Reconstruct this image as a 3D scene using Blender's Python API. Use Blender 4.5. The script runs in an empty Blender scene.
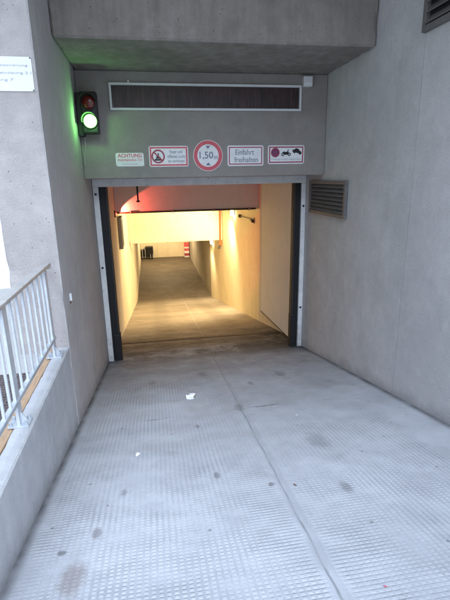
import bpy, bmesh, math, random
from mathutils import Vector, Matrix
random.seed(7)
scene = bpy.context.scene
COL = scene.collection
R = math.radians

# ------------------------------------------------------------------ materials
class NT:
    """tiny node expression helper"""
    def __init__(self, name):
        self.m = bpy.data.materials.new(name); self.m.use_nodes = True
        self.t = self.m.node_tree; self.t.nodes.clear()
        self.out = self.t.nodes.new('ShaderNodeOutputMaterial')
        self.b = self.t.nodes.new('ShaderNodeBsdfPrincipled')
        self.t.links.new(self.b.outputs[0], self.out.inputs[0])
        self.geo = self.t.nodes.new('ShaderNodeNewGeometry')
        self.pos = self.geo.outputs['Position']
    def n(self, typ, **kw):
        nd = self.t.nodes.new(typ)
        for k, v in kw.items(): setattr(nd, k, v)
        return nd
    def lk(self, a, b):
        if hasattr(a, 'is_output') or isinstance(a, bpy.types.NodeSocket): self.t.links.new(a, b)
        else: b.default_value = a
    def math(self, op, a, b=0.0, c=0.0, clamp=False):
        nd = self.n('ShaderNodeMath', operation=op); nd.use_clamp = clamp
        for i, v in enumerate((a, b, c)):
            if isinstance(v, bpy.types.NodeSocket): self.t.links.new(v, nd.inputs[i])
            else: nd.inputs[i].default_value = v
        return nd.outputs[0]
    def add(s, a, b): return s.math('ADD', a, b)
    def sub(s, a, b): return s.math('SUBTRACT', a, b)
    def mul(s, a, b): return s.math('MULTIPLY', a, b)
    def mx(s, a, b): return s.math('MAXIMUM', a, b)
    def mn(s, a, b): return s.math('MINIMUM', a, b)
    def abs(s, a): return s.math('ABSOLUTE', a)
    def xyz(self, v=None):
        nd = self.n('ShaderNodeSeparateXYZ'); self.t.links.new(v or self.pos, nd.inputs[0]); return nd.outputs
    def scale(self, v, s):
        nd = self.n('ShaderNodeVectorMath', operation='MULTIPLY'); self.t.links.new(v, nd.inputs[0])
        nd.inputs[1].default_value = s; return nd.outputs[0]
    def noise(self, scale, detail=4, rough=.55, vec=None, stretch=None, dist=0.0):
        v = vec or self.pos
        if stretch: v = self.scale(v, stretch)
        nd = self.n('ShaderNodeTexNoise'); self.t.links.new(v, nd.inputs['Vector'])
        nd.inputs['Scale'].default_value = scale; nd.inputs['Detail'].default_value = detail
        nd.inputs['Roughness'].default_value = rough; nd.inputs['Distortion'].default_value = dist
        return nd.outputs[0]
    def vor(self, scale, feature='F1'):
        nd = self.n('ShaderNodeTexVoronoi', feature=feature); self.t.links.new(self.pos, nd.inputs['Vector'])
        nd.inputs['Scale'].default_value = scale; return nd
    def step(self, x, lo, hi):      # smooth 0..1
        nd = self.n('ShaderNodeMapRange', interpolation_type='SMOOTHSTEP'); nd.clamp = True
        self.lk(x, nd.inputs['Value']); nd.inputs['From Min'].default_value = lo; nd.inputs['From Max'].default_value = hi
        return nd.outputs[0]
    def lin(self, x, lo, hi, a=0.0, b=1.0):
        nd = self.n('ShaderNodeMapRange'); nd.clamp = True
        self.lk(x, nd.inputs['Value']); nd.inputs['From Min'].default_value = lo; nd.inputs['From Max'].default_value = hi
        nd.inputs['To Min'].default_value = a; nd.inputs['To Max'].default_value = b
        return nd.outputs[0]
    def mix(self, f, a, b, blend='MIX'):
        nd = self.n('ShaderNodeMix', data_type='RGBA', blend_type=blend)
        self.lk(f, nd.inputs[0])
        for v, i in ((a, 6), (b, 7)):
            if isinstance(v, bpy.types.NodeSocket): self.t.links.new(v, nd.inputs[i])
            else: nd.inputs[i].default_value = (*v[:3], 1)
        return nd.outputs[2]
    def col(self, c):
        if isinstance(c, bpy.types.NodeSocket): self.t.links.new(c, self.b.inputs['Base Color'])
        else: self.b.inputs['Base Color'].default_value = (*c[:3], 1)
    def rough(self, r): self.lk(r, self.b.inputs['Roughness'])
    def bump(self, h, strength=.5, dist=.01, prev=None):
        nd = self.n('ShaderNodeBump'); nd.inputs['Strength'].default_value = strength
        nd.inputs['Distance'].default_value = dist; self.t.links.new(h, nd.inputs['Height'])
        if prev is not None: self.t.links.new(prev, nd.inputs['Normal'])
        self.t.links.new(nd.outputs[0], self.b.inputs['Normal']); return nd.outputs[0]

def concrete(name, c1, c2, grain=.25, bumps=.35, bscale=90, streak=.25, pit=0.0, rough=.9, outdoor=False, seam=None):
    k = NT(name)
    big = k.noise(1.1, 6, .62); med = k.noise(7, 5, .6); st = k.noise(3.2, 4, .6, stretch=(2.6, 2.6, .22)); fine = k.noise(140, 3, .6)
    f = k.add(k.mul(big, .6), k.add(k.mul(med, .35), k.mul(k.sub(st, .5), streak)))
    c = k.mix(k.step(f, .3, .72), c1, c2)
    c = k.mix(k.lin(fine, .3, .7, 0, grain), c, tuple(x*.45 for x in c1))
    blot = k.step(k.noise(2.3, 7, .7, dist=.6), .56, .72)
    c = k.mix(k.mul(blot, .28), c, tuple(x*.62 for x in c1))
    h = k.add(k.noise(bscale, 5, .65), k.mul(k.noise(bscale*.14, 3, .5), .6))
    if pit:
        v = k.vor(26).outputs['Distance']
        p = k.mul(k.step(v, .16, .06), k.step(k.noise(9, 2), .5, .6))
        c = k.mix(k.mul(p, pit), c, tuple(x*.35 for x in c1)); h = k.sub(h, p)
    if outdoor:
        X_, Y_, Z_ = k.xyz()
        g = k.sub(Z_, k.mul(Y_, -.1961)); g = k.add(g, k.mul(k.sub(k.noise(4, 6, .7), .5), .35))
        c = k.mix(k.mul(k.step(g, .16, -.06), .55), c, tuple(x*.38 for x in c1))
        drip = k.step(k.noise(5, 5, .7, stretch=(1.5, 1.5, .18)), .56, .74)
        c = k.mix(k.mul(drip, .16), c, tuple(x*.55 for x in c1))
        sc = k.step(k.noise(9, 3, .6, stretch=(1, .35, 2.2), dist=1.0), .66, .72)
        c = k.mix(k.mul(sc, .18), c, tuple(min(.8, x*1.3) for x in c2))
    if seam:
        Y_ = k.xyz()[1]; q = k.add(Y_, k.mul(k.sub(k.noise(3, 3), .5), .012))
        for sy, wd, a in seam:
            ln = k.step(k.abs(k.sub(q, sy)), wd, wd*.2); c = k.mix(k.mul(ln, a), c, tuple(x*.4 for x in c1)); h = k.sub(h, k.mul(ln, .6))
        c = k.mix(k.mul(k.step(q, 3.75, 3.73), .10), c, (.7, .68, .66))
    k.col(c); k.rough(rough); k.bump(h, bumps, .006)
    k.b.inputs['Specular IOR Level'].default_value = .25
    return k.m

def plain(name, c, rough=.5, metal=0.0, var=.12, scale=9, bump=.08, bscale=120, spec=.4, stretch=None):
    k = NT(name)
    f = k.noise(scale, 5, .6, stretch=stretch); g = k.noise(scale*9, 3, .6)
    cc = k.mix(k.lin(k.add(k.mul(f, .7), k.mul(g, .3)), .3, .7), tuple(max(0, x*(1-var)) for x in c), tuple(min(1, x*(1+var)) for x in c))
    k.col(cc); k.b.inputs['Metallic'].default_value = metal
    k.rough(k.lin(f, .3, .7, max(.05, rough-.1), min(1, rough+.1)))
    k.b.inputs['Specular IOR Level'].default_value = spec
    if bump: k.bump(k.noise(bscale, 3), bump, .003)
    return k.m

def glow(name, c, s):
    k = NT(name)
    k.col(tuple(x*.4 for x in c))
    w = k.noise(90, 2)
    k.b.inputs['Emission Color'].default_value = (*c, 1)
    k.lk(k.lin(w, .2, .8, s*.9, s*1.1), k.b.inputs['Emission Strength'])
    return k.m

SLOPE = .1961
def ramp_mat():
    k = NT('waffle_concrete')
    x, y, z = k.xyz()
    wob = k.mul(k.sub(k.noise(1.4, 2), .5), .02)
    P = .033
    fx = k.abs(k.sub(k.math('FRACT', k.mul(k.add(x, wob), 1/P)), .5))     # 0 centre of bump .. .5 groove
    fy = k.abs(k.sub(k.math('FRACT', k.mul(k.add(y, k.mul(wob, .8)), 1/.0255)), .5))
    gx = k.step(fx, .17, .46); gy = k.step(fy, .17, .46)
    m1 = k.noise(.85, 3, .6, stretch=(2.3, .55, 1)); m2 = k.noise(1.0, 3, .6, stretch=(1.6, .8, 1))
    wear = k.lin(k.noise(2.4, 6, .7), .36, .60, .12, 1.0)
    lane = k.mul(k.step(x, .62, .25), k.step(x, -.75, -.35)); lane = k.mx(lane, k.mul(k.step(x, 1.0, 1.4), .6))
    ax = k.mul(k.mn(k.add(k.lin(m1, .36, .6, .3, .8), k.mul(lane, .55)), 1.0), wear)
    ay = k.mul(k.mul(k.lin(m2, .38, .62, 1.0, .4), k.sub(1.0, k.mul(k.mul(lane, k.step(m1, .38, .55)), .55))), wear)
    # smooth borders: joint, walls, threshold
    jx = k.sub(x, k.add(k.add(k.mul(y, .0281), .666), k.mul(k.sub(k.noise(3, 3), .5), .03)))
    ja = k.abs(jx)
    border = k.mul(k.step(ja, .025, .06), k.mul(k.step(k.add(x, k.mul(m2, .1)), -.70, -.62), k.step(k.add(x, k.mul(m1, .3)), 2.22, 2.02)))
    border = k.mul(border, k.step(y, 6.7, 6.0))
    groove = k.mul(k.mx(k.mul(gx, ax), k.mul(gy, ay)), border)
    # colours
    big = k.noise(.9, 6, .62); med = k.noise(5, 6, .65); fine = k.noise(120, 3, .6)
    base = k.mix(k.step(k.add(k.mul(big, .6), k.mul(med, .4)), .34, .66), (.43, .45, .49), (.59, .62, .67))
    base = k.mix(k.mul(k.step(k.noise(1.7, 6, .7, dist=.5), .55, .75), .42), base, (.22, .22, .225))
    base = k.mix(k.lin(fine, .3, .7, 0, .3), base, (.24, .24, .25))
    base = k.mix(k.mul(groove, .34), base, (.15, .155, .175))
    # darker towards the door, dirt at the threshold
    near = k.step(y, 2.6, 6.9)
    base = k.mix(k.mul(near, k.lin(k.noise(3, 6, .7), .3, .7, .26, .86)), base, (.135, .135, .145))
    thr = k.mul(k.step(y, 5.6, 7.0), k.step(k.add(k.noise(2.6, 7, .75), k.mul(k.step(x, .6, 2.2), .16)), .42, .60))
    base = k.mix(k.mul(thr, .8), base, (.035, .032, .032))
    # joint: pale mortar with ragged dark edges
    jl = k.step(k.abs(k.add(jx, .012)), .009, .002)
    base = k.mix(k.mul(k.step(ja, .05, .02), .22), base, (.2, .21, .23))
    jd = k.mul(jl, k.lin(k.noise(5, 5, .7), .34, .62, .15, 1.0))
    base = k.mix(k.mul(jd, .5), base, (.07, .07, .075))
    # day joint across the ramp
    yl = k.sub(y, k.add(k.add(3.70, k.mul(x, .05)), k.mul(k.sub(k.noise(2.2, 5, .7), .5), .22)))
    cr = k.mul(k.step(k.abs(yl), .016, .004), k.step(k.noise(1.3, 3), .44, .58))
    base = k.mix(k.mul(cr, .65), base, (.08, .08, .08))
    # gum spots
    v = k.vor(2.6); keep = k.step(k.xyz(v.outputs['Color'])[0], .45, .5)
    rad = k.mul(k.xyz(v.outputs['Color'])[1], .055)
    d = k.sub(k.add(v.outputs['Distance'], k.mul(k.sub(k.noise(24, 4), .5), .12)), rad)
    gum = k.mul(k.step(d, .022, -.012), keep)
    base = k.mix(k.mul(gum, .6), base, (.09, .085, .085))
    v2 = k.vor(14); gum2 = k.mul(k.step(v2.outputs['Distance'], .17, .1), k.step(k.xyz(v2.outputs['Color'])[0], .95, .96))
    base = k.mix(k.mul(gum2, .55), base, (.1, .09, .085))
    # two known stains
    for sx, sy, r, s, c in ((-.46, 1.70, .085, .65, (.17, .125, .10)), (-.39, 2.04, .035, .7, (.12, .09, .09)), (-.27, 2.43, .03, .6, (.12, .12, .13)), (.339, 2.508, .03, .75, (.10, .10, .11)), (.30, 3.42, .03, .6, (.1, .1, .1)), (.55, 5.2, .09, .6, (.09, .09, .09)), (-.1, 5.0, .07, .5, (.1, .1, .1)), (1.5, 4.9, .09, .5, (.1, .1, .1)), (1.05, 4.6, .05, .6, (.1, .1, .1)), (1.19, 2.86, .11, .5, (.13, .13, .14)), (1.10, 2.15, .05, .7, (.12, .12, .13)), (.75, 3.8, .07, .6, (.13, .13, .13))):
        dx = k.mul(k.sub(x, sx), 1.0); dy = k.mul(k.sub(y, sy), .5)
        rr = k.math('SQRT', k.add(k.mul(dx, dx), k.mul(dy, dy)))
        rr = k.add(rr, k.mul(k.sub(k.noise(14, 4), .5), r*.9))
        base = k.mix(k.mul(k.step(rr, r, r*.3), s*.72), base, c)
    # dirt gathered along the walls
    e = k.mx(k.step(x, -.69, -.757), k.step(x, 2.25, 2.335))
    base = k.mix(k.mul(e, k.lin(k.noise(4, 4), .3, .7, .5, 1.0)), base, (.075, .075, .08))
    # inside: brown smooth concrete
    ins = k.step(y, 6.9, 7.4)
    inb = k.mix(k.step(k.noise(1.3, 6, .65), .35, .65), (.27, .24, .20), (.36, .32, .27))
    tr = k.add(k.step(k.abs(k.sub(x, .15)), .33, .1), k.step(k.abs(k.sub(x, 1.65)), .33, .1))
    inb = k.mix(k.mul(tr, .3), inb, (.14, .12, .10))
    inb = k.mix(k.mul(k.step(ja, .03, .012), .6), inb, (.4, .37, .32))
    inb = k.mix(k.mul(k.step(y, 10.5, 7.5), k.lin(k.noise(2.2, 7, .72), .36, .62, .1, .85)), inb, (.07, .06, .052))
    inb = k.mix(k.mul(k.step(k.add(y, k.mul(k.sub(k.noise(1.5, 5, .7), .5), 2.4)), 15.6, 18.3), .8), inb, (.145, .12, .095))
    base = k.mix(ins, base, inb)
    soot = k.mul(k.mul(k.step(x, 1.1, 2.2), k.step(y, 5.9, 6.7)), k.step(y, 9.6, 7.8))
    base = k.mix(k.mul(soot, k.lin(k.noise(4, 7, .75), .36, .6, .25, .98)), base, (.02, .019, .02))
    k.col(base); k.rough(k.lin(med, .3, .7, .62, .88))
    k.b.inputs['Specular IOR Level'].default_value = .3
    hh = k.sub(k.add(k.mul(k.noise(60, 4, .6), .18), k.mul(k.step(ja, .03, .02), .25)), groove)
    hh = k.sub(hh, k.mul(cr, 1.2))
    b = k.bump(hh, .5, .006)
    return k.m

M = {}
M['ramp'] = ramp_mat()
M['wall_rough'] = concrete('rough_render', (.40, .365, .355), (.60, .555, .54), .4, .8, 60, .1, .6, outdoor=True)
M['wall_smooth'] = concrete('smooth_render', (.60, .575, .57), (.78, .755, .75), .4, .5, 70, .15, .45, outdoor=True, seam=((3.735, .008, .3),))
M['wall_side'] = concrete('smoother_lightened_render', (.56, .535, .53), (.74, .71, .70), .4, .6, 60, .1, .5, outdoor=True)  # smoother, and paler than the front to stand in for light on this face
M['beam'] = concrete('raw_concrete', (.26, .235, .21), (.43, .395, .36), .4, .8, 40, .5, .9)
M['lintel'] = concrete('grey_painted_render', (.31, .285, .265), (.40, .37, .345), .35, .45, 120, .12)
M['parapet'] = concrete('pale_cement', (.48, .49, .51), (.66, .67, .69), .3, .5, 60, .35, .5, outdoor=True)
M['ground'] = concrete('grey_paving', (.45, .45, .45), (.58, .58, .57), .3, .4, 50, .0)
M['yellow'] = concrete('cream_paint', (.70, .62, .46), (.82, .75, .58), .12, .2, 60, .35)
M['beige'] = concrete('beige_paint', (.60, .55, .49), (.70, .65, .58), .12, .2, 60, .3)
M['greyin'] = concrete('grey_paint_inside', (.74, .71, .69), (.82, .79, .77), .08, .2, 60, .2)
M['deep_shade'] = concrete('shaded_wall_paint', (.30, .27, .23), (.42, .38, .33), .15, .2, 60, .35)  # shade on the back right wall, put into the colour
M['floor_in'] = concrete('dark_garage_screed', (.10, .084, .068), (.19, .16, .13), .3, .3, 40, .0, .0, .7)
M['panel'] = concrete('beige_sheet', (.76, .73, .68), (.83, .80, .75), .06, .08, 60, .2, 0, .6)
M['galv'] = plain('galvanised_steel', (.55, .60, .65), .42, .35, .16, 14, .1)
M['galvbright'] = plain('zinc_painted_steel', (.62, .66, .71), .45, .2, .12, 14, .1)
M['handrail'] = plain('worn_handrail', (.50, .49, .48), .5, .3, .25, 10, .1)
def framemat():
    k = NT('weathered_frame_paint'); f = k.noise(7, 5, .6)
    c = k.mix(k.lin(f, .3, .7), (.74, .75, .76), (.90, .90, .90))
    ru = k.step(k.noise(16, 6, .75), .60, .68)
    z = k.xyz()[2]; low = k.step(z, -.4, -1.25)
    c = k.mix(k.mul(ru, .55), c, (.30, .20, .14)); c = k.mix(k.mul(low, k.lin(k.noise(9, 6, .7), .35, .65, .05, .6)), c, (.22, .20, .19))
    k.col(c); k.rough(k.lin(f, .3, .7, .35, .6)); k.bump(k.add(k.mul(k.noise(6, 2), 3.0), k.noise(90, 3)), .12, .004); return k.m
M['frame'] = framemat()
M['rubber'] = plain('black_rubber', (.014, .014, .016), .6, 0, .3, 20, .2)
M['black'] = plain('black_plastic', (.009, .009, .010), .38, 0, .2, 20, .05)
M['white'] = plain('white_plastic', (.74, .75, .77), .4, 0, .05, 12, .03)
M['signwhite'] = plain('white_sign_sheet', (.86, .86, .88), .35, 0, .08, 11, .02)
M['signgrey'] = plain('pale_green_sheet', (.80, .82, .82), .4, 0, .08, 11, .02)
M['red'] = plain('faded_sign_red', (.66, .11, .14), .4, 0, .16, 14, .02)
M['darkred'] = plain('dark_sign_red', (.38, .05, .09), .4, 0, .16, 14, .02)
M['ink'] = plain('blue_grey_ink', (.19, .21, .29), .5, 0, .15, 14, 0)
M['blackink'] = plain('black_ink', (.02, .02, .025), .5, 0, .2, 14, 0)
M['greyink'] = plain('grey_ink', (.42, .43, .47), .5, 0, .2, 14, 0)
M['purple'] = plain('purple_blue_ink', (.17, .05, .16), .4, 0, .2, 14, 0)
M['pipe'] = plain('rust_red_paint', (.42, .11, .03), .5, 0, .25, 14, .1)
M['dark'] = plain('dark_steel', (.06, .055, .05), .5, .2, .3, 14, .1)
M['grey'] = plain('grey_box_paint', (.36, .35, .33), .5, 0, .15, 12, .1)
M['vent'] = plain('grey_vent_paint', (.15, .14, .135), .55, 0, .2, 12, .1)
M['ventdark'] = plain('vent_void', (.015, .015, .015), .9, 0, .3, 12, 0)
M['orange'] = plain('orange_timber', (.52, .35, .22), .75, 0, .25, 10, .3, 60, stretch=(8, 1, 1))
M['brickred'] = plain('dark_red_grating', (.15, .125, .125), .7, .1, .3, 12, .1)
M['rust'] = plain('rusty_channel', (.09, .052, .032), .75, .3, .5, 14, .5, 60)
M['paper'] = plain('crumpled_paper', (.8, .8, .82), .8, 0, .06, 30, .1)
M['leaf'] = plain('dry_leaf', (.12, .06, .035), .8, 0, .3, 40, .1)
M['facade'] = concrete('cream_facade', (.8, .79, .77), (.86, .85, .83), .1, .2, 60, .1)
M['window'] = plain('window_glass', (.05, .06, .07), .08, 0, .2, 3, 0, spec=.6)
M['lamp_warm'] = glow('warm_lamp', (1, .78, .42), 45)
M['green_lens'] = glow('green_lens', (.30, 1.0, .22), 5.0)
M['red_lens_on'] = glow('red_lens_lit', (1, .07, .03), 8)
def redlens():
    k = NT('red_lens_dull'); k.col(k.mix(k.step(k.vor(160).outputs['Distance'], .1, .5), (.30, .03, .02), (.12, .012, .01))); k.rough(.15); return k.m
M['red_lens'] = redlens()
def displaymat():
    k = NT('dark_display'); 
    s = k.noise(60, 4, .7, stretch=(1, 1, .06)); s2 = k.noise(5, 3)
    k.col(k.mix(k.step(k.add(k.mul(s, .75), k.mul(s2, .25)), .38, .68), (.018, .012, .013), (.085, .042, .042)))
    k.rough(.35); k.bump(s, .4, .004); return k.m
M['display'] = displaymat()

# ------------------------------------------------------------------ mesh builder
class MB:
    def __init__(self): self.bm = bmesh.new()
    def box(self, x0, x1, y0, y1, z0, z1, bev=0.0):
        b = bmesh.new(); bmesh.ops.create_cube(b, size=1)
        for v in b.verts: v.co = Vector((x0+(v.co.x+.5)*(x1-x0), y0+(v.co.y+.5)*(y1-y0), z0+(v.co.z+.5)*(z1-z0)))
        if bev: bmesh.ops.bevel(b, geom=b.edges[:], offset=bev, segments=2, affect='EDGES', profile=.6)
        self._merge(b); return self
    def obox(self, c, size, rot, bev=0.0):
        b = bmesh.new(); bmesh.ops.create_cube(b, size=1)
        for v in b.verts: v.co = Vector((v.co.x*size[0], v.co.y*size[1], v.co.z*size[2]))
        if bev: bmesh.ops.bevel(b, geom=b.edges[:], offset=bev, segments=2, affect='EDGES', profile=.6)
        bmesh.ops.transform(b, matrix=Matrix.Translation(c) @ rot, verts=b.verts); self._merge(b); return self
    def tube(self, p, q, r, seg=16, r2=None, caps=True):
        p, q = Vector(p), Vector(q); d = q-p; b = bmesh.new()
        bmesh.ops.create_cone(b, cap_ends=caps, segments=seg, radius1=r, radius2=r if r2 is None else r2, depth=d.length)
        bmesh.ops.transform(b, matrix=Matrix.Translation((p+q)/2) @ d.to_track_quat('Z', 'Y').to_matrix().to_4x4(), verts=b.verts)
        self._merge(b); return self
    def poly(self, pts, y0, y1):             # prism facing -Y from x,z points
        b = bmesh.new()
        lo = [b.verts.new((x, y0, z)) for x, z in pts]; hi = [b.verts.new((x, y1, z)) for x, z in pts]
        b.faces.new(lo); b.faces.new(hi[::-1]); n = len(pts)
        for i in range(n): b.faces.new((lo[i], hi[i], hi[(i+1) % n], lo[(i+1) % n]))
        bmesh.ops.recalc_face_normals(b, faces=b.faces); self._merge(b); return self
    def ring(self, cx, cz, r0, r1, y0, y1, seg=48, a0=0, a1=360):
        b = bmesh.new(); full = abs(a1-a0) >= 360; n = seg+(0 if full else 1); L = []
        for i in range(n):
            a = R(a0+(a1-a0)*i/seg); c, s = math.cos(a), math.sin(a)
            L.append([b.verts.new((cx+r*c, y, cz+r*s)) for r, y in ((r0, y0), (r1, y0), (r1, y1), (r0, y1))])
        for i in range(seg):
            A, B = L[i], L[(i+1) % n]
            for j in range(4): b.faces.new((A[j], A[(j+1) % 4], B[(j+1) % 4], B[j]))
        if not full:
            b.faces.new(L[0]); b.faces.new(L[-1][::-1])
        bmesh.ops.recalc_face_normals(b, faces=b.faces); self._merge(b); return self
    def sphere(self, c, r, s=(1, 1, 1), seg=24):
        b = bmesh.new(); bmesh.ops.create_uvsphere(b, u_segments=seg, v_segments=seg//2, radius=r)
        for v in b.verts: v.co = Vector((v.co.x*s[0]+c[0], v.co.y*s[1]+c[1], v.co.z*s[2]+c[2]))
        self._merge(b); return self
    def quadmesh(self, verts, faces):
        b = bmesh.new(); vs = [b.verts.new(v) for v in verts]
        for f in faces: b.faces.new([vs[i] for i in f])
        self._merge(b); return self
    def _merge(self, b):
        me = bpy.data.meshes.new('t'); b.to_mesh(me); b.free(); self.bm.from_mesh(me); bpy.data.meshes.remove(me)
    def build(self, name, mat, parent=None, smooth=False, origin=None):
        off = world_loc(parent) if parent is not None else Vector(origin or (0, 0, 0))
        for v in self.bm.verts: v.co -= off
        me = bpy.data.meshes.new(name); self.bm.to_mesh(me); self.bm.free()
        me.materials.append(M[mat] if isinstance(mat, str) else mat)
        if smooth:
            for p in me.polygons: p.use_smooth = True
            try: me.set_sharp_from_angle(angle=R(35))
            except Exception: pass
        o = bpy.data.objects.new(name, me); COL.objects.link(o)
        if parent is not None: o.parent = parent
        else: o.location = off
        return o
from mathutils import noise as mn
def rough_block(x0, x1, y0, y1, z0, z1, bev=.02, step=.07, amp=.006, zmax=None, chips=.09):
    m = MB(); b = bmesh.new(); bmesh.ops.create_cube(b, size=1)
    for v in b.verts: v.co = Vector((x0+(v.co.x+.5)*(x1-x0), y0+(v.co.y+.5)*(y1-y0), z0+(v.co.z+.5)*(z1-z0)))
    bmesh.ops.bevel(b, geom=b.edges[:], offset=bev, segments=1, affect='EDGES')
    for ax, (a, c) in enumerate(((x0, x1), (y0, y1), (z0, min(z1, zmax or z1)))):
        nn = max(1, int((c-a)/step)); no = [0, 0, 0]; no[ax] = 1
        for i in range(1, nn):
            co = [0, 0, 0]; co[ax] = a+(c-a)*i/nn
            bmesh.ops.bisect_plane(b, geom=b.verts[:]+b.edges[:]+b.faces[:], plane_co=co, plane_no=no)
    for v in b.verts:
        f = min(abs(v.co[i]-lim) for i in range(3) for lim in ((x0, x1), (y0, y1), (z0, z1))[i])
        onedge = sum(1 for i in range(3) if min(abs(v.co[i]-((x0, x1), (y0, y1), (z0, z1))[i][0]), abs(v.co[i]-((x0, x1), (y0, y1), (z0, z1))[i][1])) <= bev+1e-4)
        if onedge >= 2:
            n1 = mn.noise(v.co*7.0); n2 = mn.noise(v.co*23.0)
            d = amp*(n1*.7+n2*.8); chip = max(0, mn.noise(v.co*4.1+Vector((9, 3, 1)))-.38)*chips
            c = Vector(((x0+x1)/2, (y0+y1)/2, (z0+z1)/2)); q = c-v.co
            dirs = Vector([math.copysign(1, q[i]) if min(abs(v.co[i]-((x0, x1), (y0, y1), (z0, z1))[i][0]), abs(v.co[i]-((x0, x1), (y0, y1), (z0, z1))[i][1])) <= bev+1e-4 else 0 for i in range(3)])
            v.co += dirs*(max(0, d)+chip)
    m._merge(b); return m
def rblock(name, label, cat, mat, b0, side=None, **kw):
    o = rough_block(*b0, **kw).build(name, mat, None, origin=((b0[0]+b0[1])/2, (b0[2]+b0[3])/2, b0[4]))
    if side:                                     # flank towards the ramp: smoother coat, extra light painted into its colour
        o.data.materials.append(M[side])
        for p in o.data.polygons:
            if p.normal.x > .5: p.material_index = 1
    return tag(o, label, cat)
def world_loc(o):
    v = Vector(o.location)
    while o.parent: o = o.parent; v += Vector(o.location)
    return v
def tag(o, label=None, cat=None, group=None, kind=None):
    if label: o['label'] = label
    if cat: o['category'] = cat
    if group: o['group'] = group
    if kind: o['kind'] = kind
    return o
def thing(name, label, cat, loc, group=None):
    o = bpy.data.objects.new(name, None); o.empty_display_size = .1; COL.objects.link(o); o.location = loc
    return tag(o, label, cat, group)
def block(name, label, cat, mat, boxes, bev=0.012, group=None):
    m = MB()
    for b in boxes: m.box(*b, bev=bev)
    b0 = boxes[0]
    return tag(m.build(name, mat, None, origin=((b0[0]+b0[1])/2, (b0[2]+b0[3])/2, b0[4])), label, cat, group)
def text(body, cx, cz, y, width, height, mat, parent, name='lettering', bold=0.0, depth=.0015, rot=0):
    cu = bpy.data.curves.new('t', 'FONT'); cu.body = body; cu.size = 1; cu.align_x = 'CENTER'; cu.resolution_u = 4
    cu.offset = bold; cu.extrude = .01; cu.space_line = 1.0
    to = bpy.data.objects.new('t', cu); COL.objects.link(to)
    dg = bpy.context.evaluated_depsgraph_get(); dg.update()
    me = bpy.data.meshes.new_from_object(to.evaluated_get(dg))
    bpy.data.objects.remove(to); bpy.data.curves.remove(cu)
    xs = [v.co.x for v in me.vertices]; ys = [v.co.y for v in me.vertices]
    sx = width/(max(xs)-min(xs)); sy = height/(max(ys)-min(ys))
    mxc, myc = (max(xs)+min(xs))/2, (max(ys)+min(ys))/2
    off = world_loc(parent)
    for v in me.vertices:
        v.co = Vector((cx+(v.co.x-mxc)*sx, y - (v.co.z+.01)/.02*depth, cz+(v.co.y-myc)*sy)) - off
    me.materials.clear(); me.materials.append(M[mat]); me.name = name
    o = bpy.data.objects.new(name, me); COL.objects.link(o); o.parent = parent
    return o

# ------------------------------------------------------------------ key dimensions
XL, XR = -.763, 2.340            # side walls of the driveway
YL, YD, YB, YP = 5.797, 6.473, 4.565, 3.757
ZS, ZL = 2.667, 1.446            # soffit, lintel underside
IL, IR = -.728, 2.440            # side walls inside
Y1, Y2, YR, YF = 9.822, 15.10, 18.38, 28.88
ZF = -SLOPE*YR
def zr(y): return -SLOPE*y if y < YR else ZF

# ------------------------------------------------------------------ setting: ground, ramp, garage floor
m = MB()
hx0, hx1, hy0, hy1 = -.872, 2.52, 0.0, 31.0; G = 900
for x0, x1, y0, y1 in ((-G, hx0, -G, G), (hx1, G, -G, G), (hx0, hx1, -G, hy0), (hx0, hx1, hy1, G)):
    m.quadmesh([(x0, y0, 0), (x1, y0, 0), (x1, y1, 0), (x0, y1, 0)], [(0, 1, 2, 3)])
tag(m.build('ground', 'ground'), kind='structure')
m = MB()
ys = [0.0]+[i*.25 for i in range(1, 73)]+[YR]
vs = []; fs = []
for y in ys: vs += [(-.80, y, zr(y)), (2.46, y, zr(y))]
for i in range(len(ys)-1): fs.append((2*i, 2*i+1, 2*i+3, 2*i+2))
m.quadmesh(vs, fs)
tag(m.build('ramp', 'ramp'), kind='structure')
m = MB(); m.quadmesh([(-.9, YR, ZF), (2.6, YR, ZF), (2.6, 31, ZF), (-.9, 31, ZF)], [(0, 1, 2, 3)])
tag(m.build('garage_floor', 'floor_in'), kind='structure')

# ------------------------------------------------------------------ driveway walls
TOP = 7.0
rblock('side_wall', 'rough grey rendered wall left of the driveway, ending in a pillar with a white sheet', 'wall', 'wall_rough',
      (-1.17, XL, YP, 6.62, -2.0, TOP), bev=.012, amp=.004, step=.09, zmax=3.2, side='wall_side')
block('side_wall', 'tall smooth grey wall right of the ramp with two vents in it', 'wall', 'wall_smooth',
      [(XR, 2.75, -1.2, 6.62, -2.0, TOP)], .012)
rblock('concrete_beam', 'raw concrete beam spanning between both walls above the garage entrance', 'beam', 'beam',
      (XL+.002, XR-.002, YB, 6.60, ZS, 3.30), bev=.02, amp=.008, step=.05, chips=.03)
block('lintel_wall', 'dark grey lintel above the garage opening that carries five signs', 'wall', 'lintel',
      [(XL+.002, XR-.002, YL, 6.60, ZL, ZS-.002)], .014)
rblock('parapet', 'low pale concrete parapet beside the ramp with the steel railing on top', 'wall', 'parapet',
      (-.870, XL, .02, YP-.003, -1.2, .044), bev=.010, amp=.004, step=.05, chips=.015)
# building mass above the entrance, out of view; slab added to shade the recess
OV0, OVZ = 1.4, 4.0
block('shade_slab', 'unseen concrete slab added to shade the entrance recess from above', 'slab', 'beam',
      [(-1.3, 6.5, OV0, YB+.3, OVZ, TOP)], .02)
block('upper_storey', 'grey upper storey of the building above the garage door', 'building', 'wall_smooth',
      [(-1.0, 2.6, YB+.3, 7.5, 3.305, TOP)], .02)

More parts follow.
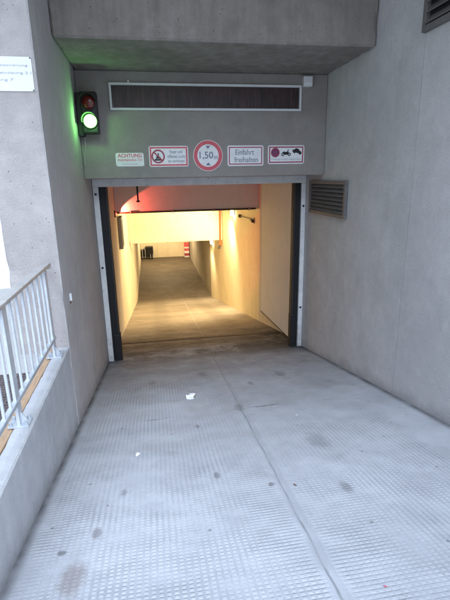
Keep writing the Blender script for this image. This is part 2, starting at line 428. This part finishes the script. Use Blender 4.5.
# ------------------------------------------------------------------ garage interior
block('garage_wall', 'beige wall just inside the door on the left, before the first beam', 'wall', 'beige', [(-1.0, IL, 6.625, Y1, -3, 1.6)], 0)
block('garage_wall', 'beige wall just inside the door on the right, behind the loose panel', 'wall', 'beige', [(IR, 2.8, 6.625, Y1, -3, 1.6)], 0)
block('garage_wall', 'yellow lit left wall of the descending ramp between both beams', 'wall', 'yellow', [(-1.0, IL, Y1+.002, YR-.6, -4.2, 1.6)], 0)
block('garage_wall', 'yellow lit right wall of the descending ramp with lamp and bracket', 'wall', 'yellow', [(IR, 2.8, Y1+.002, YR-.1, -4.2, 1.6)], 0)
block('garage_wall', 'left wall of the level garage floor behind the second beam', 'wall', 'yellow', [(-1.0, IL, YR-.598, 29.2, -4.2, 1.0)], 0)
block('garage_wall', 'right wall of the level garage floor at the back, shade painted in grey', 'wall', 'deep_shade', [(IR, 2.8, YR-.098, 29.2, -4.2, 1.0)], 0)
block('end_wall', 'cream wall closing the far end of the garage', 'wall', 'yellow', [(IL+.001, IR-.001, YF, 29.2, ZF-.3, 0)], 0)
block('ceiling_beam', 'grey concrete beam behind the door tinted red at its left end', 'beam', 'greyin', [(IL+.001, IR-.001, Y1, Y1+.3, .731, 1.6)], .01)
block('ceiling_beam', 'yellow lit beam across the lower ramp, the second behind the door', 'beam', 'yellow', [(IL+.001, IR-.001, Y2, Y2+.3, -.683, .99)], .012)
block('garage_ceiling', 'concrete ceiling over the first stretch inside the door', 'ceiling', 'greyin', [(-1.0, 2.8, 6.61, Y1+.35, 1.602, 1.9)], 0)
block('garage_ceiling', 'concrete ceiling between the two beams over the ramp', 'ceiling', 'yellow', [(IL+.001, IR-.001, Y1+.302, Y2-.002, 1.0, 1.3)], 0)
block('garage_ceiling', 'low concrete ceiling over the level floor at the back', 'ceiling', 'yellow', [(IL+.001, IR-.001, Y2+.302, YF-.002, -.55, -.2)], 0)
block('building_block', 'closed grey building mass standing over the buried garage', 'building', 'wall_smooth', [(-1.3, 3.2, 7.502, 31.2, 1.95, TOP)], 0)
block('garage_wall', 'inner face above the door header hidden behind the lintel', 'wall', 'greyin', [(-1.0, 2.8, 6.605, 6.622, ZL-.0, 1.6)], 0)

# ------------------------------------------------------------------ door frame
t = thing('door_frame', 'pale grey steel door frame with black guide rails around the garage opening', 'door frame', (.79, YD, zr(YD)))
fz = zr(YD)-.06
def jamb(x0, x1):
    mm = MB(); mm.box(x0, x1, YD, YD+.10, fz, 1.336, .006)
    return mm.build('jamb', 'frame', t)
jl = jamb(XL+.006, -.681); jr = jamb(2.268, XR-.004)
hd = MB().box(XL+.006, XR-.004, YD-.004, YD+.10, 1.338, ZL-.003, .006).build('header', 'frame', t)
for x, z, j in ((-.722, 1.24, jl), (-.722, .2, jl), (2.30, 1.0, jr), (2.30, -.6, jr)):
    MB().tube((x, YD-.009, z), (x, YD+.01, z), .017, 12).build('bolt', 'dark', j, True)
for x0, x1 in ((-.679, -.565), (2.158, 2.266)):
    mm = MB(); mm.box(x0, x1, YD+.03, YD+.15, fz, 1.335, .008)
    g = mm.build('guide_rail', 'rubber', t)
    mm = MB(); s = 1 if x0 < 0 else -1
    xi = x1 if x0 < 0 else x0
    mm.box(min(xi-s*.008, xi-s*.009-s*.012), max(xi-s*.008, xi-s*.009-s*.012), YD+.02, YD+.03, fz+.5, 1.33, .002)
    mm.build('lip', 'dark', g)
    a, b = (x0+.02, x1+.014) if x0 < 0 else (x0-.012, x1-.02)
    MB().box(a, b, YD+.012, YD+.14, fz, -.84 if x0 < 0 else -.72, .018).build('buffer', 'rubber', g)

# beige panel standing along the right wall
t = thing('door_panel', 'plain beige panel set along the right wall inside the door with a dark gap below', 'panel', (2.36, 7.9, -1.40))
p0, p1 = Vector((2.395, 6.90, 0)), Vector((2.292, 8.94, 0)); d = p1-p0; ang = math.atan2(d.y, d.x)
MB().obox(((p0.x+p1.x)/2, (p0.y+p1.y)/2, -.035), (d.length, .045, 2.72), Matrix.Rotation(ang, 4, 'Z'), .006).build('leaf', 'panel', t)
MB().obox((p1.x, p1.y+.012, -.035), (.03, .055, 2.725), Matrix.Rotation(ang, 4, 'Z'), .004).build('edge_trim', 'beige', t)
MB().obox(((p0.x+p1.x)/2, (p0.y+p1.y)/2, -1.402), (d.length+.01, .05, .022), Matrix.Rotation(ang, 4, 'Z'), .004).build('bottom_seal', 'rubber', t)

# drain across the threshold
t = thing('drain_channel', 'rusty dark drain strip across the ramp just inside the door', 'drain', (.86, 8.0, zr(8.0)))
rx = Matrix.Rotation(-math.atan(SLOPE), 4, 'X')
def on_ramp(x, y, h=0): return Vector((x, y, zr(y)+h))
MB().obox(on_ramp(.856, 8.0, .004), (3.15, .19, .008), rx, .002).build('channel', 'rust', t)
mm = MB()
for i in range(78): mm.obox(on_ramp(-.69+i*.0397, 8.0, .010), (.02, .14, .008), rx)
mm.build('grate', 'dark', t)

# ------------------------------------------------------------------ display panel above the door, sensor
t = thing('display_panel', 'long dark panel in a white frame above the five signs', 'panel', (.805, YL, 2.22))
x0, x1, z0, z1 = -.382, 1.982, 2.232, 2.532; y = YL
MB().box(x0+.03, x1-.03, y-.012, y-.001, z0+.03, z1-.03).build('screen', 'display', t)
mm = MB(); w = .026
mm.box(x0, x1, y-.035, y-.002, z1-w, z1, .004).box(x0, x1, y-.035, y-.002, z0, z0+w, .004)
mm.box(x0, x0+w, y-.034, y-.003, z0+w, z1-w, .004).box(x1-w, x1, y-.034, y-.003, z0+w, z1-w, .004)
mm.build('frame', 'white', t)
MB().box(-.162, -.142, y-.03, y-.001, z1+.001, z1+.026, .003).build('mounting_tab', 'white', t)
t = thing('sensor_box', 'small white box on the lintel right of the dark panel', 'sensor', (2.052, YL, 2.51))
MB().box(1.995, 2.11, YL-.07, YL-.001, 2.512, 2.632, .01).build('housing', 'white', t)
MB().box(2.01, 2.095, YL-.074, YL-.069, 2.53, 2.56, .002).build('cover_strip', 'signwhite', t)

# ------------------------------------------------------------------ signs on the lintel
YS = YL-.001
def plate(name, label, x0, x1, z0, z1, mat='signwhite', border=None, bw=.016, inset=.012, cat='sign', y=YS):
    t = thing(name, label, cat, ((x0+x1)/2, y, z0))
    MB().box(x0, x1, y-.006, y, z0, z1, .002).build('plate', mat, t)
    if border:
        a, b, c, d_ = x0+inset, x1-inset, z0+inset, z1-inset; mm = MB(); ya, yb = y-.0085, y-.005
        mm.box(a, b, ya, yb, d_-bw, d_).box(a, b, ya, yb, c, c+bw).box(a, a+bw, ya, yb, c+bw, d_-bw).box(b-bw, b, ya, yb, c+bw, d_-bw)
        mm.build('border', border, t)
    for sx in (x0+.007, x1-.007):
        for sz in (z0+.007, z1-.007): MB().tube((sx, y-.009, sz), (sx, y-.005, sz), .0055, 8).build('screw', 'dark', t)
    return t
yt = YS-.0062
t = plate('warning_sign', 'small borderless sign with red ACHTUNG, leftmost on the lintel', -.368, -.026, 1.588, 1.748, 'signgrey')
text('ACHTUNG', -.197, 1.716, yt, .29, .043, 'red', t, bold=.02)
text('Automatisches Tor', -.197, 1.668, yt, .30, .034, 'red', t, bold=.004)
text('Bitte Abstand halten', -.197, 1.617, yt, .19, .018, 'greyink', t)
t = plate('prohibition_sign', 'red bordered sign with struck-through fire symbol, between ACHTUNG and the height disc', .038, .526, 1.578, 1.826, 'signwhite', 'red', .018)
cx, cz = .150, 1.702
MB().ring(cx, cz, .064, .082, yt-.003, yt).build('prohibition_ring', 'darkred', t)
mm = MB(); mm.poly([(cx-.045, cz-.05), (cx+.045, cz-.05), (cx+.045, cz-.03), (cx-.045, cz-.03)], yt-.0015, yt)
mm.poly([(cx-.03, cz-.026), (cx+.032, cz-.026), (cx+.026, cz-.004), (cx+.006, cz+.004), (cx+.014, cz+.03), (cx-.006, cz+.042), (cx-.002, cz+.016), (cx-.02, cz+.004)], yt-.0015, yt)
mm.build('pictogram', 'blackink', t)
a = .064*.7071; w = .008
MB().poly([(cx-a-w*.7, cz+a-w*.7), (cx-a+w*.7, cz+a+w*.7), (cx+a+w*.7, cz-a+w*.7), (cx+a-w*.7, cz-a-w*.7)], yt-.003, yt-.0016).build('prohibition_bar', 'darkred', t)
text('Feuer und', .372, 1.757, yt, .155, .040, 'ink', t, bold=.004)
text('offenes Licht', .376, 1.702, yt, .225, .040, 'ink', t, bold=.004)
text('ist verboten', .374, 1.647, yt, .205, .036, 'ink', t, bold=.004)
t = thing('height_limit_sign', 'round red ringed clearance sign reading 1,50m in the row over the door', 'sign', (.776, YS, 1.517))
cx, cz = .776, 1.706
MB().tube((cx, YS-.006, cz), (cx, YS, cz), .188, 56).build('plate', 'signwhite', t, True)
MB().ring(cx, cz, .136, .181, YS-.009, YS-.0055, 64).build('ring', 'red', t)
text('1,50', cx-.022, cz, yt, .175, .098, 'ink', t, bold=.012)
text('m', cx+.100, cz-.026, yt, .045, .036, 'ink', t, bold=.006)
for s in (1, -1): MB().poly([(cx-.03, cz+s*.118), (cx+.03, cz+s*.118), (cx, cz+s*.080)], yt-.0015, yt).build('arrow_mark', 'ink', t)
t = plate('driveway_sign', 'red bordered sign reading Einfahrt freihalten, right of the round sign', 1.026, 1.498, 1.575, 1.826, 'signwhite', 'darkred', .012, .018)
text('Einfahrt', 1.252, 1.744, yt, .245, .066, 'ink', t, bold=.004)
text('freihalten', 1.270, 1.653, yt, .31, .066, 'ink', t, bold=.004)
t = plate('towing_sign', 'red bordered tow-away sign with motorcycle and car pictograms, rightmost on the lintel', 1.557, 2.048, 1.592, 1.824, 'signwhite', 'darkred', .014, .016)
cx, cz = 1.655, 1.735
MB().tube((cx, yt-.0012, cz), (cx, yt, cz), .056, 40).build('stopping_disc', 'purple', t)
mm = MB(); mm.ring(cx, cz, .044, .058, yt-.003, yt-.0008)
a = .044*.707
for s in (1, -1): mm.poly([(cx-a-.006, cz+s*(a)-.0), (cx-a+.006, cz+s*a), (cx+a+.006, cz-s*a), (cx+a-.006, cz-s*a)], yt-.0026-.0004*s, yt-.0010)
mm.build('stopping_ring', 'darkred', t)
mm = MB()
bx, bz = 1.80, 1.712
for dx in (-.043, .043): mm.ring(bx+dx, bz, .010, .021, yt-.0015, yt, 20)
mm.poly([(bx-.048, bz+.022), (bx-.03, bz+.038), (bx-.005, bz+.028), (bx+.018, bz+.036), (bx+.026, bz+.062), (bx+.034, bz+.06), (bx+.030, bz+.03), (bx+.045, bz+.004), (bx+.03, bz+.002), (bx+.012, bz-.006), (bx-.02, bz-.004), (bx-.036, bz+.008)], yt-.0015, yt)
mm.build('motorcycle_pictogram', 'blackink', t)
mm = MB(); bx = 1.945; bz = 1.722
mm.poly([(bx-.062, bz+.028), (bx-.052, bz+.046), (bx-.028, bz+.052), (bx-.012, bz+.066), (bx+.024, bz+.056), (bx+.036, bz+.036), (bx+.064, bz+.018), (bx+.066, bz-.006), (bx+.02, bz+.002), (bx-.02, bz+.012), (bx-.05, bz+.018)], yt-.0015, yt)
mm.tube((bx-.033, yt-.0018, bz+.018), (bx-.033, yt, bz+.018), .016, 18).tube((bx+.043, yt-.0018, bz+.0), (bx+.043, yt, bz+.0), .016, 18)
mm.build('car_pictogram', 'blackink', t)
text('Fahrzeuge werden abgeschleppt', 1.80, 1.650, yt, .40, .024, 'greyink', t)
# white notice on the pillar
t = plate('notice_sheet', 'white notice with three grey text lines on the left pillar', -1.135, -.785, 2.082, 2.314, 'white', y=YP-.001)
yn = YP-.0072
text('Betriebsordnung', -.965, 2.255, yn, .30, .020, 'greyink', t)
text('und Benutzung 2.1', -.955, 2.205, yn, .32, .022, 'greyink', t)
text('Eingang 7', -1.02, 2.158, yn, .19, .022, 'greyink', t)

# ------------------------------------------------------------------ traffic light
t = thing('traffic_light', 'black two-lens signal with its green lamp lit, in the left corner above the door', 'traffic light', (-.61, YL, 1.93))
h = MB().box(-.700, -.518, YL-.19, YL-.05, 1.955, 2.405, .016).build('housing', 'black', t)
MB().box(-.758, -.690, YL-.15, YL-.003, 1.93, 2.40, .008).build('bracket', 'black', t)
MB().box(-.68, -.54, YL-.06, YL-.001, 2.02, 2.34, .004).build('back_plate', 'black', t)
yf = YL-.19
for z, mt, lab in ((2.288, 'red_lens', 'unlit red upper lens'), (2.088, 'green_lens', 'glowing green lower lens')):
    l = MB().sphere((-.607, yf-.004, z), .074, (1, .28, 1), 32).build('lens', mt, t, True); l['label'] = lab
    MB().ring(-.607, z, .074, .082, yf-.022, yf-.001, 40).build('lens_rim', 'black', l, True)
    MB().ring(-.607, z, .083, .089, yf-.135, yf-.001, 36, 15, 195).build('visor', 'black', t, True)
mm = MB(); pts = [(-.70, YL-.03, 1.95), (-.708, YL-.02, 1.88), (-.712, YL-.012, 1.80), (-.73, YL-.012, 1.72), (-.735, YL-.012, 1.60)]
for p, q in zip(pts, pts[1:]): mm.tube(p, q, .008, 10)
mm.build('cable', 'grey', t, True)

# ------------------------------------------------------------------ vents on the right wall
def vent(label, y0, y1, z0, z1, n):
    t = thing('wall_vent', label, 'vent', (XR, (y0+y1)/2, z0), 'louvred vents in the right wall')
    x = XR
    MB().box(x-.008, x-.002, y0+.02, y1-.02, z0+.02, z1-.02).build('backing', 'ventdark', t)
    mm = MB(); w = .045
    mm.box(x-.045, x-.003, y0, y1, z1-w, z1, .004).box(x-.045, x-.003, y0, y1, z0, z0+w, .004)
    mm.box(x-.044, x-.004, y0, y0+w, z0+w, z1-w, .004).box(x-.044, x-.004, y1-w, y1, z0+w, z1-w, .004)
    mm.build('frame', 'vent', t)
    mm = MB()
    for i in range(n):
        z = z0+w+(i+.5)*(z1-z0-2*w)/n
        mm.obox((x-.026, (y0+y1)/2, z), (.006, y1-y0-2*w, (z1-z0)/n*.78), Matrix.Rotation(R(38), 4, 'Y'))
    mm.build('slats', 'vent', t)
vent('low grey louvred vent right beside the door frame', 5.03, 6.24, .925, 1.374, 7)
vent('high grey louvred vent at the top of the right wall near the viewer', 2.75, 3.735, 2.555, 3.10, 6)

# ------------------------------------------------------------------ railing on the parapet
XP = -.838
t = thing('steel_railing', 'galvanised railing with upright bars standing on the low parapet', 'railing', (XP, 2.0, .044))
ZT = .80
posts = (.62, 1.56, 2.50, 3.545)
mm = MB(); ya, yb = .45, 3.62
mm.box(XP-.034, XP+.034, ya, yb, ZT-.012, ZT+.012, .006)
mm.box(XP-.034, XP+.034, yb-.004, yb+.02, ZT-.04, ZT+.010, .006)
mm.build('handrail', 'handrail', t)
MB().box(XP-.016, XP+.016, ya, yb-.03, .185, .212, .004).build('bottom_rail', 'galv', t)
for y in posts:
    p = MB().box(XP-.009, XP+.009, y-.036, y+.036, .05, ZT-.012, .003).build('post', 'galvbright', t)
    MB().box(XP-.062, XP+.058, y-.05, y+.05, .0445, .0555, .003).build('base_plate', 'galv', p)
    mm = MB()
    mm.quadmesh([(XP+.009, y-.004, .055), (XP+.052, y-.004, .055), (XP+.009, y-.004, .13), (XP+.009, y+.004, .055), (XP+.052, y+.004, .055), (XP+.009, y+.004, .13)],
                [(0, 1, 2), (5, 4, 3), (0, 3, 4, 1), (1, 4, 5, 2), (2, 5, 3, 0)])
    mm.build('gusset', 'galvbright', p)
    for sx in (-.045, .042):
        for sy in (-.034, .034):
            MB().tube((XP+sx, y+sy, .0555), (XP+sx, y+sy, .078), .010, 6).build('bolt', 'galv', p)
for a, b in zip(posts, posts[1:]):
    n = 7
    for i in range(1, n+1):
        yy = a+(b-a)*i/(n+1)
        MB().tube((XP, yy, .20), (XP, yy, ZT-.011), .009, 10).build('baluster', 'galvbright', t, True)

# orange timber edge and grating left of the railing
t = block('edging_board', 'orange brown timber board along the outer edge of the parapet', 'board', 'orange', [(-.925, -.873, .3, 3.75, -.05, .036)], .004)
t = thing('floor_grating', 'dark red grating in the yard left of the railing', 'grating', (-1.2, 2.7, .0))
MB().box(-1.55, -.95, 1.9, 3.3, .003, .006).build('mat', 'dark', t)
mm = MB()
for i in range(36): mm.box(-1.55, -.95, 1.9+i*.04, 1.912+i*.04, .0065, .022)
for i in range(16): mm.box(-1.55+i*.0398, -1.542+i*.0398, 1.9, 3.31, .0065, .020)
mm.build('bars', 'brickred', t)

# small hook on the left wall
t = thing('wall_hook', 'tiny white peg on the left wall beside the ramp', 'peg', (XL, 4.02, .40))
MB().box(XL+.001, XL+.022, 4.01, 4.03, .385, .455, .004).build('peg', 'white', t)
MB().box(XL+.001, XL+.010, 4.012, 4.028, .36, .384, .003).build('base', 'leaf', t)

# ------------------------------------------------------------------ things inside the garage
def wall_lamp(label, x, y, z, grp='wall lamps inside the garage'):
    t = thing('wall_lamp', label, 'lamp', (x, y, z), grp)
    MB().box(x-.03, x-.002, y-.16, y+.16, z-.06, z+.07, .008).build('base', 'grey', t)
    MB().box(x-.10, x-.031, y-.14, y+.14, z-.10, z+.05, .02).build('diffuser', 'lamp_warm', t, True)
    return t
wall_lamp('warm wall lamp on the right just below the first beam', IR, 12.8, .43)
wall_lamp('warm wall lamp on the right just below the second beam', IR, 17.4, -1.05)
t = thing('ceiling_lamp', 'warm ceiling lamp near the far end wall', 'lamp', (.8, 26.0, -.55))
MB().box(.4, 1.2, 25.9, 26.1, -.60, -.553, .01).build('base', 'grey', t)
MB().box(.43, 1.17, 25.92, 26.08, -.66, -.601, .015).build('diffuser', 'lamp_warm', t, True)
# conduit along the underside of the first beam
t = thing('conduit_pipe', 'dark thin pipe along the lower edge of the grey beam', 'pipe', (.85, Y1-.04, .73))
MB().tube((IL+.01, Y1-.035, .735), (2.36, Y1-.035, .742), .020, 12).build('pipe', 'dark', t, True)
for x in (-.4, .5, 1.4, 2.2): MB().box(x-.012, x+.012, Y1-.062, Y1-.001, .708, .776, .003).build('clip', 'grey', t)
# red brown drop pipe at the second beam
t = thing('drop_pipe', 'rust red pipe running down in front of the second beam', 'pipe', (2.37, Y2-.06, -.85))
MB().tube((2.375, Y2-.06, .99), (2.362, Y2-.06, -.80), .034, 14).build('riser', 'pipe', t, True)
MB().sphere((2.362, Y2-.06, -.82), .05).build('elbow', 'pipe', t, True)
MB().tube((2.36, Y2-.06, -.84), (2.30, Y2-.06, -.98), .036, 12).build('outlet', 'dark', t, True)
# bracket arm with a small head on the right wall
t = thing('wall_camera', 'small camera-like head on a thin arm on the right wall below the first beam', 'camera', (IR, 10.3, .45))
MB().box(IR-.02, IR-.002, 10.24, 10.36, .36, .50, .005).build('base', 'grey', t)
MB().tube((IR-.015, 10.30, .45), (IR-.05, 11.7, .42), .012, 10).build('arm', 'dark', t, True)
MB().tube((IR-.06, 10.16, .42), (IR-.06, 10.34, .44), .034, 14).build('head', 'dark', t, True)
MB().sphere((IR-.05, 11.72, .42), .05).build('joint', 'dark', t, True)
# signal box on the left wall, red lamp
t = thing('signal_box', 'grey upright box on the left wall below the first beam', 'box', (IL, 10.5, -.14))
MB().box(IL+.001, IL+.09, 10.26, 10.70, -.12, .60, .01).build('housing', 'grey', t)
MB().box(IL+.09, IL+.096, 10.32, 10.64, -.06, .54, .003).build('door', 'dark', t)
MB().box(IL+.03, IL+.10, 10.24, 10.50, .601, .625, .004).build('lid', 'dark', t)
t = thing('red_signal', 'small red lamp at the left end of the grey beam', 'lamp', (IL, 9.6, .70))
MB().box(IL+.001, IL+.03, 9.56, 9.66, .66, .80, .006).build('base', 'black', t)
MB().sphere((IL+.03, 9.61, .725), .028).build('lens', 'red_lens_on', t, True)
# hanging black bar
t = thing('hanging_bracket', 'short black bracket hanging behind the door header on the left', 'bracket', (-.16, 7.7, 1.2))
MB().box(-.190, -.162, 7.62, 7.66, 1.075, 1.60, .004).build('bar', 'rubber', t)
MB().box(-.205, -.147, 7.60, 7.68, 1.06, 1.085, .004).build('foot', 'rubber', t)
# hook pipe under the second beam
t = thing('pipe_stub', 'short thin pipe stub at the left end of the second beam', 'pipe', (-.62, Y2-.05, -.95))
MB().tube((-.69, Y2-.05, -.60), (-.66, Y2-.05, -.85), .022, 10).build('pipe', 'beige', t, True)
MB().tube((-.66, Y2-.05, -.85), (-.62, Y2-.05, -.90), .020, 10).build('bend', 'beige', t, True)
# dark trolley at the end wall
t = thing('trolley', 'black bulky trolley with pale bars at the far left end of the garage', 'trolley', (-.28, 28.4, ZF))
MB().box(-.40, .08, 28.3, 28.8, ZF+.16, ZF+.80, .03).build('body', 'black', t)
MB().box(-.68, -.41, 28.5, 28.8, ZF+.16, ZF+.62, .03).build('side_box', 'black', t)
for x in (-.60, -.43, -.1, .05):
    MB().tube((x, 28.26, ZF+.10), (x, 28.26, ZF+(.72 if x < -.3 else .34)), .016, 8).build('bar', 'galv', t)
for x in (-.36, .04, -.62):
    MB().tube((x-.02, 28.45, ZF+.08), (x+.02, 28.45, ZF+.08), .08, 16).build('wheel', 'rubber', t, True)
# striped post at the right of the end wall
t = thing('striped_guard', 'red and white banded guard post at the far right end of the garage', 'post', (2.25, 28.5, ZF))
zz = ZF; 
for k, (hh, mt) in enumerate(((.10, 'signwhite'), (.16, 'darkred'), (.16, 'signwhite'), (.16, 'red'), (.10, 'signwhite'), (.26, 'red'))):
    MB().box(2.10, 2.40, 28.45, 28.80, zz+(.001 if k else .0), zz+hh, .006).build('band', mt, t); zz += hh
# doors on the end wall (thin relief)
t = thing('end_door', 'cream double door set in the far end wall', 'door', (1.1, YF, ZF))
for x0, x1 in ((.35, 1.05), (1.06, 1.76)): MB().box(x0, x1, YF-.03, YF-.001, ZF+.01, ZF+2.05, .006).build('leaf', 'yellow', t)
MB().box(1.0, 1.03, YF-.07, YF-.03, ZF+.95, ZF+1.1, .004).build('handle', 'dark', t)

# ------------------------------------------------------------------ litter on the ramp
def scrap(name, label, cat, x, y, r, mat, n=9, hgt=.25, sx=1.0):
    b = bmesh.new(); c = b.verts.new((0, 0, r*hgt)); ring = []
    rnd = random.Random(int(x*1000)+int(y*77))
    for i in range(n):
        a = 2*math.pi*i/n; rr = r*rnd.uniform(.6, 1.1)
        ring.append(b.verts.new((rr*math.cos(a)*sx, rr*math.sin(a), rnd.uniform(.02, hgt)*r)))
    for i in range(n): b.faces.new((c, ring[i], ring[(i+1) % n]))
    me = bpy.data.meshes.new(name); b.to_mesh(me); b.free(); me.materials.append(M[mat])
    o = bpy.data.objects.new(name, me); COL.objects.link(o); o.location = on_ramp(x, y, .003); o.rotation_euler = (-math.atan(SLOPE), 0, rnd.uniform(0, 6))
    return tag(o, label, cat)
scrap('paper_scrap', 'crumpled white paper scrap lying mid ramp, the largest bit of litter', 'litter', .305, 4.253, .062, 'paper', 11, .5)
scrap('paper_scrap', 'tiny white paper flake on the left half of the ramp', 'litter', -.201, 2.97, .020, 'paper', 7, .5)
scrap('dry_leaf', 'tiny reddish leaf on the ramp at the bottom right', 'litter', .899, 1.349, .010, 'darkred', 7, .5, .5)
scrap('dry_leaf', 'dark dry leaf beside the joint in the ramp, lower right half', 'litter', .80, 2.25, .015, 'leaf', 7, .5, .5)
scrap('paper_scrap', 'small white flake on the right half of the ramp nearest the door', 'litter', 1.21, 3.42, .016, 'paper', 6, .5)

# ------------------------------------------------------------------ neighbouring pale building beyond the pillar on the left
t = thing('neighbour_building', 'bright white building seen in the sliver left of the pillar', 'building', (-6, 5.6, 0))
MB().box(-14, -1.42, 5.4, 12, 0, 6.5, .02).build('wall', 'facade', t)
MB().box(-14, -1.41, 5.38, 5.399, .0, .22, .004).build('plinth', 'ground', t)
for i in range(4):
    x = -12+i*2.4
    w = MB().box(x, x+1.1, 5.36, 5.398, .9, 2.5, .01).build('window', 'white', t)
    MB().box(x+.08, x+1.02, 5.34, 5.359, .98, 2.42).build('pane', 'window', w)
MB().tube((-1.50, 5.34, .02), (-1.50, 5.34, 6.4), .045, 16).build('downpipe', 'white', t, True)

# ------------------------------------------------------------------ light
w = bpy.data.worlds.new('World'); scene.world = w; w.use_nodes = True
nt = w.node_tree; bg = nt.nodes['Background']
sky = nt.nodes.new('ShaderNodeTexSky'); sky.sky_type = 'NISHITA'; sky.sun_disc = False
SE, SA = 52, 174        # elevation, compass bearing of the sun seen from the ramp (behind the viewer)
sky.sun_elevation = R(SE); sky.sun_rotation = R(SA); sky.dust_density = 1.5
nt.links.new(sky.outputs[0], bg.inputs[0]); bg.inputs[1].default_value = .15
def light(name, typ, loc, energy, color, **kw):
    l = bpy.data.lights.new(name, typ); l.energy = energy; l.color = color
    for k, v in kw.items(): setattr(l, k, v)
    o = bpy.data.objects.new(name, l); COL.objects.link(o); o.location = loc; return o
s = light('sun', 'SUN', (0, -5, 12), 7.4, (.71, .83, 1), angle=R(70))
dirn = Vector((math.sin(R(SA))*math.cos(R(SE)), math.cos(R(SA))*math.cos(R(SE)), math.sin(R(SE))))
s.rotation_euler = dirn.to_track_quat('Z', 'Y').to_euler()
WARM = (1, .76, .43)
def lamp_spot(loc, e, d, size=150):
    o = light('lamp_glow', 'SPOT', loc, e, WARM, shadow_soft_size=.07, spot_size=R(size), spot_blend=.5)
    o.rotation_euler = (-Vector(d)).to_track_quat('Z', 'Y').to_euler()
lamp_spot((IR-.24, 12.8, .40), 800, (-.75, .35, -.6), 165)
lamp_spot((IR-.30, 17.4, -1.1), 340, (-.7, .2, -.7), 165)
lamp_spot((.8, 26.0, -.75), 560, (0, .1, -1), 170)
light('green_glow', 'POINT', (-.607, yf-.17, 2.08), 3.6, (.25, 1, .22), shadow_soft_size=.03)
rs = light('red_glow', 'SPOT', (IL+.035, 9.66, .765), 90, (1, .10, .06), spot_size=R(74), spot_blend=.16, shadow_soft_size=.008)
rs.rotation_euler = Vector((-1, -.45, .0)).to_track_quat('Z', 'Y').to_euler()

# ------------------------------------------------------------------ camera
F, YAW, PITCH, ROLL, H = 438.31, .1643, .2747, -.0180, 1.4485
r0 = Vector((math.cos(YAW), -math.sin(YAW), 0))
fw = Vector((math.sin(YAW)*math.cos(PITCH), math.cos(YAW)*math.cos(PITCH), -math.sin(PITCH)))
u0 = r0.cross(fw)
c_, s_ = math.cos(ROLL), math.sin(ROLL)
rt = r0*c_ + u0*s_; up = u0*c_ - r0*s_
cam = bpy.data.cameras.new('camera'); co = bpy.data.objects.new('camera', cam); COL.objects.link(co)
co.matrix_world = Matrix(((rt.x, up.x, -fw.x, 0), (rt.y, up.y, -fw.y, 0), (rt.z, up.z, -fw.z, H), (0, 0, 0, 1)))
cam.sensor_fit = 'VERTICAL'; cam.sensor_height = 24; cam.lens = F/600*24
cam.clip_start = .05; cam.clip_end = 2500
scene.camera = co
scene.view_settings.view_transform = 'Standard'; scene.view_settings.look = 'None'
scene.view_settings.exposure = 0; scene.view_settings.gamma = 1
scene.cycles.max_bounces = 8; scene.cycles.diffuse_bounces = 5
scene.cycles.sample_clamp_indirect = 4
